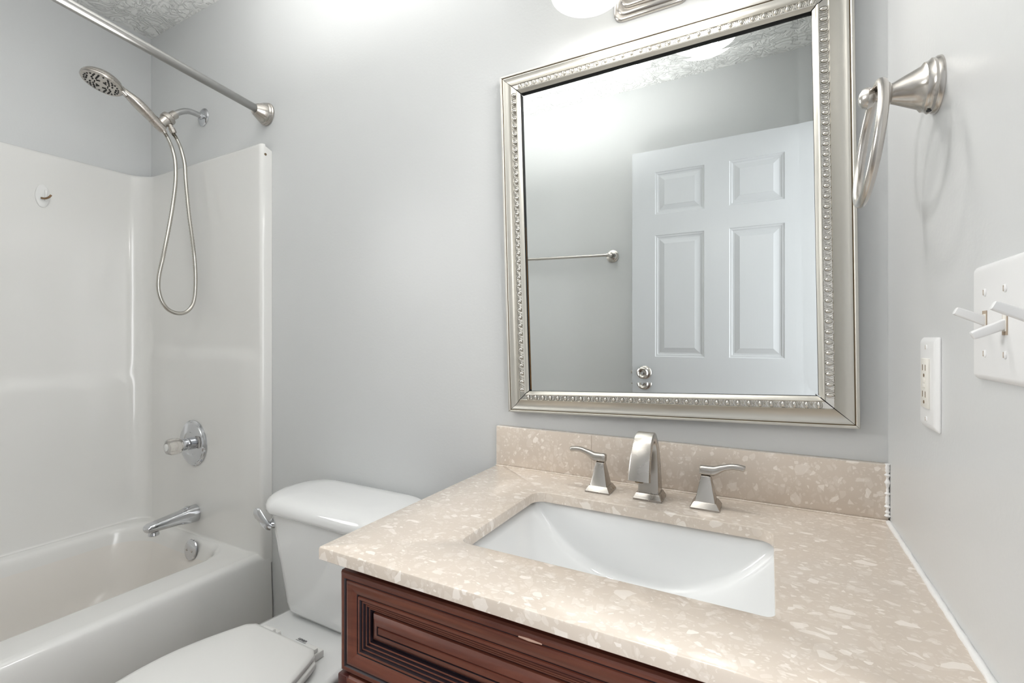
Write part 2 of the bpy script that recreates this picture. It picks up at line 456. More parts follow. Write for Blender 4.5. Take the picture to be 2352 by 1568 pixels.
# ------------------------------------------------------------------ bathtub with surround
ZT = 0.388
tub = thing('bathtub', 'white one-piece fibreglass bathtub and shower surround filling the left alcove', 'bathtub', (-2.02, YF / 2, 0))
b = MB(); n = 10
X0, X1, Y0, Y1 = XL + 0.004, -1.60, YF + 0.004, -0.004


def tr(dx1, z, r):
    return rrect(X0, X1 + dx1, Y0, Y1, [r, 0.004, 0.004, r], n, z)


rings = [tr(0.018, 0.0, 0.004), tr(0.010, 0.20, 0.004), tr(0.003, 0.345, 0.004), tr(0.0005, 0.362, 0.004)]
for k in range(1, 7):
    a = pi / 2 * k / 6
    rings.append(rrect(X0 + 0.0, X1 - 0.026 * (1 - cos(a)), Y0, Y1, 0.004, n, 0.362 + 0.026 * sin(a)))
ox0, ox1, oy0, oy1, orad = -2.377, -1.732, -1.420, -0.066, [0.115, 0.13, 0.13, 0.115]


def opn(d, z, dy=0.0, extra=0.0):
    return rrect(ox0 + d, ox1 - d, oy0 + d + dy * 4, oy1 - d - dy, [q + extra for q in orad], n, z)


rings_in = [opn(-0.010, ZT), opn(-0.004, ZT - 0.001), opn(0.003, ZT - 0.0042), opn(0.009, ZT - 0.010), opn(0.0135, ZT - 0.018), opn(0.017, ZT - 0.03),
            opn(0.022, 0.325, 0.004), opn(0.032, 0.25, 0.015), opn(0.042, 0.16, 0.03), opn(0.056, 0.11, 0.04), opn(0.085, 0.078, 0.05), opn(0.14, 0.070, 0.07)]
b.loft(rings + rings_in[:7], M['tub'], False, False)
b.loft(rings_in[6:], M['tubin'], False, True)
b.build('tub', tub, angle=50)

# surround: plan polyline swept vertically, with a soft ledge
SP = []      # (point, normal, ledge height)
R = 0.075
bx, lx, fy = -0.042, XL + 0.042, YF + 0.042


def arc(cx, cy, r, a0, a1, n_, inward):
    for k in range(n_ + 1):
        a = a0 + (a1 - a0) * k / n_
        d = Vector((cos(a), sin(a)))
        yield Vector((cx, cy)) + d * r, (-d if inward else d)


ZB, ZL = 1.105, 0.995
pl = [(Vector((-1.60, -0.0005)), Vector((1, 0)), ZB), (Vector((-1.60, -0.026)), Vector((1, 0)), ZB)]
for p, nn_ in arc(-1.616, -0.026, 0.016, 0, -pi / 2, 6, False): pl.append((p, nn_, ZB))
for q in (-1.66, -1.72, -1.80, -1.9, -2.0, -2.1, -2.2, -2.28): pl.append((Vector((q, bx)), Vector((0, -1)), ZB))
cnt = 12
for k, (p, nn_) in enumerate(arc(lx + R, bx - R, R, pi / 2, pi, cnt, True)): pl.append((p, nn_, lerp(ZB, ZL, k / cnt)))
for q in (-0.16, -0.22, -0.3, -0.4, -0.55, -0.7, -0.9, -1.1, -1.3): pl.append((Vector((lx, q)), Vector((1, 0)), ZL))
for k, (p, nn_) in enumerate(arc(lx + R, fy + R, R, pi, 1.5 * pi, cnt, True)): pl.append((p, nn_, lerp(ZL, ZB, k / cnt)))
for q in (-2.28, -2.2, -2.1, -2.0, -1.9, -1.8, -1.72, -1.66): pl.append((Vector((q, fy)), Vector((0, 1)), ZB))
for p, nn_ in arc(-1.616, YF + 0.026, 0.016, pi / 2, 0, 6, False): pl.append((p, nn_, ZB))
pl.append((Vector((-1.60, YF + 0.0005)), Vector((1, 0)), ZB))
ZTOP = 1.866


def ledge(z, zl, nx):
    t = min(1, max(0, (zl + 0.035 - z) / 0.070)); t = t * t * (3 - 2 * t)
    return 0.011 * t


b = MB(); zlev = []
k0 = 0.384
for k in range(7): zlev.append((k0 + 0.012 * (1 - cos(pi / 2 * k / 6)), 'cove', 0.012 * (1 - sin(pi / 2 * k / 6))))
zlev += [(z, 's', 0) for z in (0.5, 0.7, 0.85)]
zlev += [(z, 's', 0) for z in [0.945 + 0.0085 * i for i in range(27)]]
zlev += [(z, 's', 0) for z in (1.3, 1.5, 1.7, 1.82, 1.852)]
zlev += [(1.860, 'top', 0.002), (1.864, 'top', 0.006), (ZTOP, 'top', 0.012), (ZTOP + 0.002, 'top', 0.040)]
rows = []
for z, kind, o_ in zlev:
    row = []
    for i, (p, nn_, zl) in enumerate(pl):
        edge = i < 9 or i >= len(pl) - 9      # the return edge keeps its plan
        off = 0.0
        corner = abs(p.x + 2.41) < 0.16 and (abs(p.y + 0.042) < 0.16 or abs(p.y - fy) < 0.16)
        amp = 1.0
        if corner:
            dc = max(abs(p.x + 2.41), min(abs(p.y + 0.042), abs(p.y - fy))); amp = 0.35 + 0.65 * min(1, max(0, (dc - 0.03) / 0.13))
        if not edge: off = ledge(z, zl, nn_.x) * amp
        if kind == 'cove' and not edge: off += o_
        if kind == 'top': off -= o_ * (0.35 if edge else 1.0)
        q = p + nn_ * off
        q.x = max(q.x, XL + 0.001); q.y = max(min(q.y, -0.0004), YF + 0.0004)
        zz = z
        if edge and z < 0.386: zz = 0.345
        if edge and kind == 'top': zz = z - 0.002
        if i in (0, 1, len(pl) - 1, len(pl) - 2) and z > 1.8: zz = min(z, 1.845 if i in (0, len(pl) - 1) else 1.856)
        row.append(Vector((q.x, q.y, zz)))
    rows.append(row)
b.loft(rows, M['tub'], False, False, closed=False)
sur = b.build('surround_wall', tub, angle=50)
MB().lathe([(0, 0), (0.0045, 0.0), (0.0045, 0.0012), (0.0, 0.0015)], (-1.6003, -0.026, 1.826), (1, 0, 0), M['slot'], 16).build('screw_hole', sur)

# drain-side fittings ------------------------------------------------
PY = -0.042 - 0.011
ov = thing('overflow_plate', 'round chrome overflow plate with two screws on the end of the tub', 'drain cover', (-1.955, -0.0905, 0.350))
ax = Vector((0, -1, 0.16)).normalized()
MB().lathe([(0, 0.0), (0.037, 0.0), (0.039, 0.001), (0.037, 0.0045), (0.031, 0.007), (0.0, 0.009)], (-1.955, -0.0905, 0.350), ax, M['chrome'], 40).build('plate', ov)
for s in (-0.0165, 0.0165):
    MB().lathe([(0, 0.006), (0.0042, 0.006), (0.0042, 0.0095), (0.0022, 0.0100), (0.0, 0.0082)], (-1.955 + s, -0.0905, 0.348), ax, M['nickel'], 14).build('screw', ov)

sp = thing('tub_spout', 'chrome tub spout with round outlet below the shower valve', 'faucet', (-1.993, PY, 0.474))
b = MB(); rings = []
for y, hw, top, bot in ((-0.0005, 0.031, 0.033, -0.034), (-0.014, 0.031, 0.033, -0.034), (-0.020, 0.0305, 0.0325, -0.0335), (-0.032, 0.0285, 0.029, -0.030), (-0.05, 0.0265, 0.0235, -0.026), (-0.08, 0.0245, 0.018, -0.024), (-0.11, 0.0235, 0.0135, -0.0225), (-0.13, 0.0225, 0.0095, -0.0215), (-0.137, 0.020, 0.0045, -0.019), (-0.139, 0.015, -0.001, -0.014)):
    ring = []
    for j in range(28):
        a = 2 * pi * j / 28; c, s = cos(a), sin(a); e = 0.62 if y < -0.02 else 0.95
        xx = math.copysign(abs(c) ** e, c) * hw; t_ = math.copysign(abs(s) ** e, s)
        zz = (top + bot) / 2 + t_ * (top - bot) / 2
        ring.append(Vector((-1.993 + xx, PY + y * 1.26, 0.474 + zz)))
    rings.append(ring)
b.loft(rings, M['chrome'])
b.build('spout_body', sp, angle=40)
MB().lathe([(0.0, 0.0), (0.0165, 0), (0.0165, 0.0075), (0.0175, 0.009), (0.0175, 0.014), (0.015, 0.016), (0.013, 0.010), (0, 0.010)], (-1.993, PY - 0.147, 0.474 - 0.0215), (0, 0, -1), M['chrome'], 28).build('outlet', sp)
MB().lathe([(0.010, 0), (0.010, 0.004), (0.007, 0.0055), (0, 0.006)], (-1.993, PY - 0.034, 0.474 + 0.0285), (0, -0.25, 1), M['chrome'], 20).build('diverter_button', sp)

va = thing('shower_valve', 'round chrome shower valve with a cloudy acrylic knob', 'valve', (-2.008, PY, 0.748))
b = MB(); b.lathe([(0, 0), (0.090, 0.0), (0.090, 0.004), (0.086, 0.008), (0.082, 0.0085), (0.080, 0.0115), (0.074, 0.0135), (0.046, 0.016), (0.042, 0.013), (0.0, 0.013)], (-2.008, PY, 0.748), (0, -1, 0), M['chrome'], 56)
b.build('escutcheon', va)
MB().lathe([(0.024, 0.012), (0.024, 0.030), (0.0225, 0.032), (0.0225, 0.048), (0.021, 0.050), (0, 0.050)], (-2.008, PY, 0.748), (0, -1, 0), M['chrome'], 32).build('sleeve', va)
b = MB(); rings = []
for h, r, d in ((0.049, 0.024, 0.02), (0.056, 0.029, 0.05), (0.075, 0.0305, 0.075), (0.088, 0.030, 0.07), (0.095, 0.026, 0.05), (0.098, 0.020, 0.0)):
    rings.append([Vector((-2.008 + r * (1 + d * cos(6 * 2 * pi * j / 48)) * cos(2 * pi * j / 48), PY - h, 0.748 + r * (1 + d * cos(6 * 2 * pi * j / 48)) * sin(2 * pi * j / 48))) for j in range(48)])
b.loft(rings, M['acryl']); kn = b.build('knob', va)
MB().lathe([(0, 0.0975), (0.014, 0.0975), (0.014, 0.1005), (0.011, 0.102), (0, 0.1025)], (-2.008, PY, 0.748), (0, -1, 0), M['clear'], 28).build('knob_cap', kn)

hk = thing('adhesive_hook', 'small clear adhesive hook on the left wall of the shower surround', 'hook', (lx, -0.378, 1.656))
b = MB(); rings = []
for h, s in ((0.0005, 1.0), (0.003, 1.0), (0.005, 0.93), (0.0058, 0.75)):
    rings.append([Vector((lx + h, -0.378 + 0.021 * s * cos(2 * pi * j / 36), 1.698 + 0.043 * s * sin(2 * pi * j / 36))) for j in range(36)])
b.loft(rings, M['clear']); b.build('base', hk)
MB().box(lx + 0.005, lx + 0.011, -0.374, -0.364, 1.68, 1.722, M['clear'], 0.003).build('stem', hk)
MB().sweep(spline([(lx + 0.010, -0.384, 1.688), (lx + 0.018, -0.376, 1.687), (lx + 0.026, -0.368, 1.692), (lx + 0.030, -0.362, 1.702)], 5), [0.0035] * 15 + [0.003], M['hookm'], 10).build('hook', hk)

# ------------------------------------------------------------------ curtain rod
rd = thing('shower_rod', 'brushed steel shower curtain rod crossing above the tub', 'curtain rod', (-1.627, 0, 1.986))
ra, rb = Vector((-1.627, -0.001, 1.985)), Vector((-1.512, YF + 0.001, 2.073))
d = (rb - ra).normalized()
MB().sweep([ra + d * 0.006, ra + d * 0.72, ra + d * 0.722, rb - d * 0.006], [0.0135, 0.0135, 0.0128, 0.0128], M['rod'], 24).build('rod', rd)
prof = [(0, 0), (0.041, 0), (0.041, 0.004), (0.038, 0.007), (0.0385, 0.011), (0.035, 0.015), (0.035, 0.019), (0.029, 0.030), (0.022, 0.044), (0.0185, 0.050), (0.0165, 0.0505), (0.014, 0.049)]
MB().lathe(prof, ra, (0, -1, 0), M['nickel'], 40).build('flange', rd)
MB().lathe(prof, rb, (0, 1, 0), M['nickel'], 40).build('flange', rd)

# ------------------------------------------------------------------ shower arm with mount, hand shower
SX = -2.037
ar = thing('handheld_shower', 'brushed nickel handheld shower with looping metal hose on a bent wall arm', 'shower', (SX, 0, 2.066))
MB().lathe([(0, 0), (0.036, 0), (0.036, 0.002), (0.033, 0.005), (0.022, 0.008), (0.013, 0.010), (0.012, 0.017), (0, 0.017)], (SX, 0, 2.066), (0, -1, 0), M['chrome'], 40).build('wall_plate', ar)
path = spline([(SX, -0.002, 2.066), (SX, -0.035, 2.069), (SX, -0.062, 2.066), (SX, -0.090, 2.050), (SX, -0.116, 2.026)], 6)
MB().sweep(path, 0.0108, M['armchr'], 18).build('arm_pipe', ar)
da = Vector((0, -0.70, -0.71)).normalized(); e0 = Vector((SX, -0.106, 2.035))
MB().lathe([(0.0125, 0), (0.0155, 0.001), (0.0155, 0.021), (0.014, 0.023), (0.0125, 0.026), (0, 0.026)], e0, da, M['nickel'], 12).build('collar_nut', ar)
e1 = e0 + da * 0.024; dd = Vector((-0.10, -0.62, -0.78)).normalized()
b = MB(); b.lathe([(0.010, -0.002), (0.019, 0.001), (0.0245, 0.006), (0.0255, 0.012), (0.0255, 0.022), (0.0235, 0.024), (0.021, 0.0225), (0.020, 0.026), (0.018, 0.045), (0.015, 0.060), (0, 0.062)], e1, dd, M['nickel'], 30)
b.build('swivel_mount', ar)
h0 = Vector((SX, -0.147, 1.9565)); h1 = Vector((SX, -0.1835, 1.9855)); hd = (h1 - h0).normalized()
b = MB(); b.lathe([(0.0135, 0), (0.0155, 0.0005), (0.0185, 0.046), (0.0165, 0.047), (0.0, 0.047)], h0, hd, M['nickel'], 26)
b.build('cradle', ar)
# outlet for the hose behind the mount
o0 = Vector((SX + 0.004, -0.128, 1.985)); od = Vector((0.1, 0.45, -1)).normalized()
MB().lathe([(0.009, 0), (0.009, 0.012), (0.0115, 0.013), (0.0115, 0.030), (0.010, 0.032), (0, 0.032)], o0, od, M['nickel'], 8).build('hose_nut', ar)

hs = ar
HC = Vector((SX, -0.336, 2.056))
HT = radians(17)
HU, HB = Vector((0, sin(HT), cos(HT))), Vector((0, cos(HT), -sin(HT)))   # up and back-edge directions of the tilted head
hp = spline([h1 - hd * 0.002, h1 + hd * 0.03, (SX, -0.231, 2.0215), (SX, -0.256, 2.0375), (SX, -0.277, 2.0480), (SX, -0.300, 2.0580)], 6)
nh = len(hp); sects = []
for i in range(nh):
    t = i / (nh - 1)
    wdt = 0.0175 + 0.003 * sin(pi * min(1, t * 1.6)) - 0.006 * max(0, t - 0.45) / 0.55 * 1.2
    th = 0.0165 + 0.002 * sin(pi * min(1, t * 1.6)) - 0.007 * max(0, t - 0.45) / 0.55
    if t > 0.8: wdt += (t - 0.8) * 0.07
    sects.append([(wdt * cos(2 * pi * j / 24), th * sin(2 * pi * j / 24)) for j in range(24)])
b = MB(); b.sweep(hp, None, M['nickel'], sect=sects, up=(1, 0, 0))
b.build('handle', hs, angle=60)
b = MB()
b.lathe([(0.0, 0.024), (0.022, 0.0235), (0.040, 0.019), (0.052, 0.011), (0.059, 0.001), (0.0605, -0.004), (0.0590, -0.0055), (0.0605, -0.007), (0.0605, -0.010), (0.058, -0.013), (0.052, -0.0135)], HC, HU, M['nickel'], 48, caps=True)
head = b.build('head', hs, angle=40)
b = MB(); b.lathe([(0.0, -0.0150), (0.020, -0.0152), (0.044, -0.0140), (0.0525, -0.0130), (0.0525, -0.011)], HC, HU, M['nickelw'], 48)
face = b.build('spray_face', head)
b = MB(); rnd = random.Random(3)
for ring_, cntr, off in ((0.0475, 24, 0.0), (0.041, 18, 0.1), (0.033, 12, 0.3), (0.026, 12, 0.1)):
    for k in range(cntr):
        a = 2 * pi * k / cntr + off
        if ring_ < 0.045 and (k % 3 == 2): continue
        q = HC + Vector((1, 0, 0)) * (ring_ * cos(a)) + HB * (ring_ * sin(a)) - HU * (0.0128 + (0.0015 if ring_ < 0.044 else 0))
        b.lathe([(0.0028, 0), (0.0026, 0.0024), (0, 0.0026)], q, -HU, M['black'], 8)
for k in range(6):       # dark slots around the hub
    a = 2 * pi * k / 6 + 0.2
    pts = [HC + Vector((1, 0, 0)) * (0.0185 * cos(a + t)) + HB * (0.0185 * sin(a + t)) - HU * 0.0158 for t in (-0.3, -0.15, 0, 0.15, 0.3)]
    b.sweep(pts, 0.0017, M['black'], 6)
b.build('nozzles', head)
MB().sweep([HC + Vector((x_, 0, 0)) + HB * y_ - HU * z_ for x_, y_, z_ in ((0.028, 0.046, 0.009), (0.032, 0.055, 0.0135), (0.037, 0.064, 0.020))], [0.006, 0.0065, 0.005], M['nickelw'], 12).build('spray_lever', head)
# hose: ribbed tube
hx = lambda z: SX + 0.068 * min(1, max(0, (1.93 - z) / 0.45))
raw = [(-0.149, 1.957), (-0.134, 1.935), (-0.118, 1.895), (-0.113, 1.84), (-0.120, 1.75), (-0.145, 1.62), (-0.178, 1.48), (-0.196, 1.38), (-0.192, 1.32), (-0.170, 1.275), (-0.135, 1.257), (-0.100, 1.265), (-0.075, 1.305), (-0.068, 1.39), (-0.073, 1.50), (-0.079, 1.65), (-0.080, 1.78), (-0.079, 1.85), (-0.088, 1.91), (-0.104, 1.945), (-0.1155, 1.958)]
cp = [(hx(z) if 2 < i < 18 else lerp(SX, hx(z), 0.4), y, z) for i, (y, z) in enumerate(raw)]
hp = spline(cp, 26); rad = []
for i in range(len(hp)):
    rad.append(0.0072 if i % 2 == 0 else 0.0061)
b = MB(); b.sweep(hp, rad, M['hose'], 12)
hose = b.build('hose', hs, angle=80)
q = hp[0]; MB().lathe([(0.0085, -0.012), (0.0095, -0.004), (0.0095, 0.010), (0, 0.012)], q, (hp[0] - hp[6]), M['nickel'], 16).build('hose_end', hose)

# ------------------------------------------------------------------ toilet
TX = -1.085
to = thing('toilet', 'white two-piece toilet between the tub and the vanity, lid closed', 'toilet', (TX, -0.4, 0))


def tank_ring(hw, yb, yf, bow, r, z, n_=12, xo=0.0, rb=None):
    base = rrect(-hw, hw, yf, yb, [rb or r, rb or r, r, r], n_)
    out = []
    for p in base:
        t = p.x / hw
        out.append(Vector((TX + xo + p.x, p.y - (bow * (1 - t * t) if p.y < (yb + yf) / 2 else 0), z)))
    return out


b = MB()
b.loft([tank_ring(0.160, -0.045, -0.175, 0.02, 0.055, 0.364), tank_ring(0.180, -0.034, -0.193, 0.024, 0.068, 0.369), tank_ring(0.192, -0.028, -0.200, 0.025, 0.075, 0.381), tank_ring(0.199, -0.026, -0.203, 0.025, 0.078, 0.40), tank_ring(0.204, -0.025, -0.204, 0.025, 0.078, 0.43),
        tank_ring(0.229, -0.022, -0.211, 0.025, 0.082, 0.54), tank_ring(0.251, -0.020, -0.216, 0.025, 0.085, 0.64), tank_ring(0.253, -0.020, -0.217, 0.025, 0.085, 0.662)], M['porc'])
b.build('tank', to, angle=50)
b = MB()
b.loft([tank_ring(0.244, -0.018, -0.218, 0.026, 0.075, 0.654), tank_ring(0.256, -0.012, -0.226, 0.028, 0.085, 0.656), tank_ring(0.261, -0.010, -0.231, 0.029, 0.09, 0.662), tank_ring(0.2625, -0.009, -0.232, 0.029, 0.09, 0.670),
        tank_ring(0.2615, -0.0095, -0.231, 0.029, 0.09, 0.679), tank_ring(0.257, -0.012, -0.227, 0.029, 0.088, 0.688), tank_ring(0.248, -0.018, -0.219, 0.028, 0.085, 0.696), tank_ring(0.234, -0.026, -0.207, 0.027, 0.08, 0.7015), tank_ring(0.215, -0.036, -0.192, 0.025, 0.07, 0.705), tank_ring(0.16, -0.062, -0.155, 0.02, 0.046, 0.708)], M['porc'])
b.build('tank_lid', to, angle=60)
# flush lever
fl = Vector((-1.283, -0.219, 0.619))
b = MB()
b.lathe([(0.015, 0), (0.015, 0.006), (0.012, 0.010), (0.009, 0.016), (0, 0.018)], fl + Vector((0.0, 0.006, 0)), (0, -1, 0), M['chrome'], 20)
lv = spline([fl + Vector((0.010, -0.011, -0.007)), fl + Vector((0.0, -0.018, -0.001)), fl + Vector((-0.018, -0.021, 0.014)), fl + Vector((-0.036, -0.021, 0.027)), fl + Vector((-0.052, -0.020, 0.031))], 6)
sc = []
for i in range(len(lv)):
    t = i / (len(lv) - 1); w_ = lerp(0.011, 0.0175, t) if t < 0.85 else lerp(0.0175, 0.011, (t - 0.85) / 0.15)
    sc.append([(w_ * cos(2 * pi * j / 16), 0.0055 * sin(2 * pi * j / 16)) for j in range(16)])
b.sweep(lv, None, M['chrome'], sect=sc, up=(0.5, 0, 1))
b.build('flush_lever', to, angle=50)


def egg(cx, yb, yf, hw, z, cr=0.03, n_=64, back_hw=None, peak=0.45):
    """elongated outline: flat back at yb, rounded front at yf (yf < yb)"""
    bh = back_hw or hw * 0.7; L_ = yb - yf; left = []
    N_ = n_ // 2
    for k in range(N_ + 1):
        t = k / N_
        if t <= peak: wv = bh + (hw - bh) * sin(pi / 2 * t / peak)
        else:
            u_ = (t - peak) / (1 - peak); wv = hw * math.sqrt(max(0.0, 1 - u_ ** 2.1))
        if t * L_ < cr:
            u_ = 1 - t * L_ / cr; wv -= cr * (1 - math.sqrt(max(0, 1 - u_ * u_)))
        left.append((wv, yb - t * L_))
    # resample front finely enough
    return [Vector((cx - wv, y, z)) for wv, y in left] + [Vector((cx + wv, y, z)) for wv, y in left[::-1][1:]]


LXC = -1.10
b = MB(); b.loft([egg(LXC, -0.322, -0.800, 0.190, 0.370, 0.02, back_hw=0.138), egg(LXC, -0.320, -0.803, 0.193, 0.374, 0.02, back_hw=0.14), egg(LXC, -0.320, -0.803, 0.193, 0.381, 0.02, back_hw=0.14), egg(LXC, -0.322, -0.800, 0.190, 0.384, 0.02, back_hw=0.138)], M['seat'])
b.build('seat_ring', to, angle=50)
b = MB(); b.loft([egg(LXC, -0.316, -0.797, 0.184, 0.3855, 0.014, back_hw=0.127), egg(LXC, -0.315, -0.799, 0.186, 0.388, 0.014, back_hw=0.128), egg(LXC, -0.315, -0.799, 0.186, 0.394, 0.014, back_hw=0.128), egg(LXC, -0.3165, -0.797, 0.1845, 0.3965, 0.014, back_hw=0.1265),
        egg(LXC, -0.325, -0.785, 0.174, 0.3985, 0.012, back_hw=0.117), egg(LXC, -0.38, -0.70, 0.11, 0.3992, 0.012, back_hw=0.08)], M['seat'])
b.build('seat_lid', to, angle=50)
for s, x_ in ((-1, LXC - 0.072), (1, LXC + 0.092)):
    b = MB(); b.box(x_ - 0.024, x_ + 0.024, -0.318, -0.286, 0.362, 0.381, M['seat'], 0.005)
    b.box(x_ - 0.020, x_ + 0.020, -0.322, -0.300, 0.380, 0.392, M['seat'], 0.004)
    b.build('seat_hinge', to)
# bowl: deck + pedestal
b = MB()
deck = []


def bowl_ring(hw, back_hw, yb, yf, z, cx=TX):
    return egg(cx, yb, yf, hw, z, 0.03, 64, back_hw, 0.5)


b.loft([bowl_ring(0.105, 0.10, -0.12, -0.60, 0.0, TX), bowl_ring(0.10, 0.095, -0.12, -0.58, 0.03), bowl_ring(0.095, 0.09, -0.10, -0.57, 0.14), bowl_ring(0.125, 0.10, -0.06, -0.66, 0.24), bowl_ring(0.165, 0.118, -0.04, -0.75, 0.315),
        bowl_ring(0.182, 0.140, -0.03, -0.787, 0.338), bowl_ring(0.186, 0.146, -0.03, -0.792, 0.350), bowl_ring(0.183, 0.144, -0.032, -0.789, 0.358), bowl_ring(0.170, 0.134, -0.04, -0.775, 0.3615)], M['porc'])
b.build('bowl', to, angle=60)
# maker's lettering on the deck
cu = bpy.data.curves.new('lettering', 'FONT'); cu.body = 'GERBER'; cu.size = 0.0095; cu.align_x = 'CENTER'; cu.extrude = 0.0002
tmp = bpy.data.objects.new('lettering_source', cu); COL.objects.link(tmp)
dg = bpy.context.evaluated_depsgraph_get(); dg.update()
me = bpy.data.meshes.new_from_object(tmp.evaluated_get(dg)); bpy.data.objects.remove(tmp)
me.materials.clear(); me.materials.append(M['ink'])
o = bpy.data.objects.new('lettering', me); COL.objects.link(o); o.parent = to
o.location = Vector((-1.088, -0.272, 0.3622)) - to.location; o['label'] = 'dark maker lettering on the deck'
b = MB(); b.box(-1.088 - 0.019, -1.088 + 0.019, -0.2750, -0.2744, 0.3615, 0.3622, M['ink'])
b.build('lettering_underline', to)

# ------------------------------------------------------------------ vanity cabinet
VX0, VX1, VYF = -0.611, XR - 0.003, -0.570
va_ = thing('vanity_cabinet', 'dark cherry wood vanity cabinet under the beige stone top', 'cabinet', (-0.21, -0.28, 0))
b = MB()
b.box(VX0 + 0.013, VX0 + 0.031, VYF + 0.022, -0.003, 0.10, 0.8042, M['wooddk'], 0.001)
b.box(VX1 - 0.018, VX1, VYF + 0.022, -0.003, 0.10, 0.8042, M['wooddk'], 0.001)
b.box(VX0 + 0.031, VX1 - 0.018, VYF + 0.022, VYF + 0.040, 0.10, 0.8042, M['wooddk'], 0.001)
b.box(VX0 + 0.031, VX1 - 0.018, -0.012, -0.003, 0.10, 0.8042, M['wooddk'])
b.box(VX0 + 0.031, VX1 - 0.018, VYF + 0.040, -0.012, 0.10, 0.118, M['wooddk'])
b.box(VX0 + 0.013, VX1, VYF + 0.08, -0.003, 0.0, 0.101, M['wooddk'])
b.build('carcass', va_, angle=30)


def picture_front(name, x0, x1, z0, z1, y, flat=0.03):
    """mitred drawer or door front: bead, cove, reeded steps, raised panel"""
    b = MB()
    W, G = M['wood'], M['glaze']
    prof = [(0.000, -0.022, W), (0.000, -0.005, W), (0.0020, -0.0015, W), (0.005, 0.000, W), (0.0095, -0.0004, W), (0.0108, -0.0030, G), (0.0130, -0.0034, G),
            (0.0140, -0.0016, W), (0.017, -0.0008, W), (0.023, -0.0022, W), (0.029, -0.0044, W), (0.0325, -0.0056, W), (0.0335, -0.0074, G), (0.0350, -0.0074, G), (0.0355, -0.0048, W), (0.0392, -0.0046, W), (0.0400, -0.0076, G), (0.0420, -0.0076, G),
            (0.0425, -0.0070, W), (0.0445, -0.0072, W), (0.0450, -0.0102, G), (0.0470, -0.0102, G), (0.0475, -0.0096, W), (0.0495, -0.0098, W), (0.0500, -0.0130, G), (0.0518, -0.0130, G), (0.0522, -0.0122, W), (0.0542, -0.0126, W),
            (0.0547, -0.0180, G), (0.0592, -0.0182, G), (0.0600, -0.0140, W), (0.0640, -0.0105, W), (0.0690, -0.0082, W), (0.0730, -0.0076, W), (0.0737, -0.0096, G), (0.0750, -0.0096, G), (0.0757, -0.0074, W), (0.0775, -0.0072, W)]
    zmid = (z1 - z0) / 2
    prof = [p for p in prof if p[0] < zmid - 0.002]
    for k in range(4):
        pass
    ringof = lambda d, h: [Vector((x0 + d, y - h, z0 + d)), Vector((x1 - d, y - h, z0 + d)), Vector((x1 - d, y - h, z1 - d)), Vector((x0 + d, y - h, z1 - d))]
    for (d0, h0_, m0), (d1, h1_, m1) in zip(prof[:-1], prof[1:]):
        b.loft([ringof(d0, h0_), ringof(d1, h1_)], m1, False, False)
    b.add(ringof(*prof[-1][:2]), [[0, 1, 2, 3]], W)
    b.add(ringof(*prof[0][:2]), [[3, 2, 1, 0]], W)
    return b


picture_front('f', VX0, VX1 - 0.004, 0.625, 0.7855, VYF).build('drawer_front', va_, angle=25)
MB().box(VX0 - 0.004, VX0 + 0.016, VYF - 0.0005, VYF + 0.03, 0.02, 0.6195, M['wooddk'], 0.002).build('stile', va_)
for x0_, x1_ in ((VX0 + 0.002, -0.214), (-0.209, VX1 - 0.004)):
    dr = picture_front('d', x0_, x1_, 0.13, 0.6185, VYF).build('cabinet_door', va_, angle=25)
    kx = x1_ - 0.03 if x0_ < -0.4 else x0_ + 0.03
    MB().lathe([(0.006, 0), (0.005, 0.012), (0.011, 0.018), (0.014, 0.024), (0.010, 0.029), (0, 0.030)], (kx, VYF - 0.0005, 0.54), (0, -1, 0), M['nickel'], 20).build('knob', dr)
# chipped lacquer on the drawer edge
dfz = 0.7855
b = MB(); b.sweep([(-0.285, VYF - 0.0028 + 0.0035, dfz - 0.0095), (-0.270, VYF - 0.0026 + 0.0035, dfz - 0.0095), (-0.252, VYF - 0.0028 + 0.0035, dfz - 0.0098)], [0.0012, 0.0022, 0.0010], mat('bare_wood_chip', (0.55, 0.36, 0.28), 0.6), 8)
b.build('chipped_spot', [c for c in va_.children if c.name.startswith('drawer_front')][0])

# ------------------------------------------------------------------ countertop, backsplash, sink
CX0, CX1, CYF, CZ0, CZ1 = -0.6405, XR - 0.0015, -0.588, 0.8045, 0.825
ct = thing('countertop', 'beige stone-chip vanity countertop with a rectangular sink cutout', 'countertop', (-0.22, -0.29, CZ0))
b = MB(); n = 8
oc = [0.0015, 0.0015, 0.003, 0.0015]


def oring(d, z): return rrect(CX0 + d, CX1 - d * 0.3, CYF + d, -0.001 - d * 0.3, [q + 0.0005 for q in oc], n, z)


def iring(d, z): return rrect(-0.452 - d, 0.006 + d, -0.462 - d, -0.166 + d, [0.026 + d, 0.026 + d, 0.018 + d, 0.012 + d], n, z)


rg = [oring(0.0012, CZ0), oring(0, CZ0 + 0.0012), oring(0, CZ1 - 0.003), oring(0.0008, CZ1 - 0.0009), oring(0.0026, CZ1), iring(0.002, CZ1), iring(0.0005, CZ1 - 0.0008), iring(0, CZ1 - 0.0025), iring(0, CZ0)]
b.loft(rg + [rg[0]], M['stone'], False, False)
b.build('slab', ct, angle=40)
b = MB(); rnd = random.Random(5)
pts = [(XR - 0.003, -0.027 - 0.561 * k / 40, CZ1 + 0.0008) for k in range(41)]
b.sweep(pts, [0.0042 + rnd.uniform(-0.0006, 0.0006) for _ in pts], M['caulk'], 8)
pts = [(lerp(CX0 + 0.003, XR - 0.004, k / 40), -0.0234, CZ1 + 0.0008) for k in range(41)]
b.sweep(pts, [0.0022 + rnd.uniform(-0.0004, 0.0004) for _ in pts], M['stone'], 8)
o = b.build('caulk_bead', ct, angle=60); o['label'] = 'white caulk bead along the wall edge'

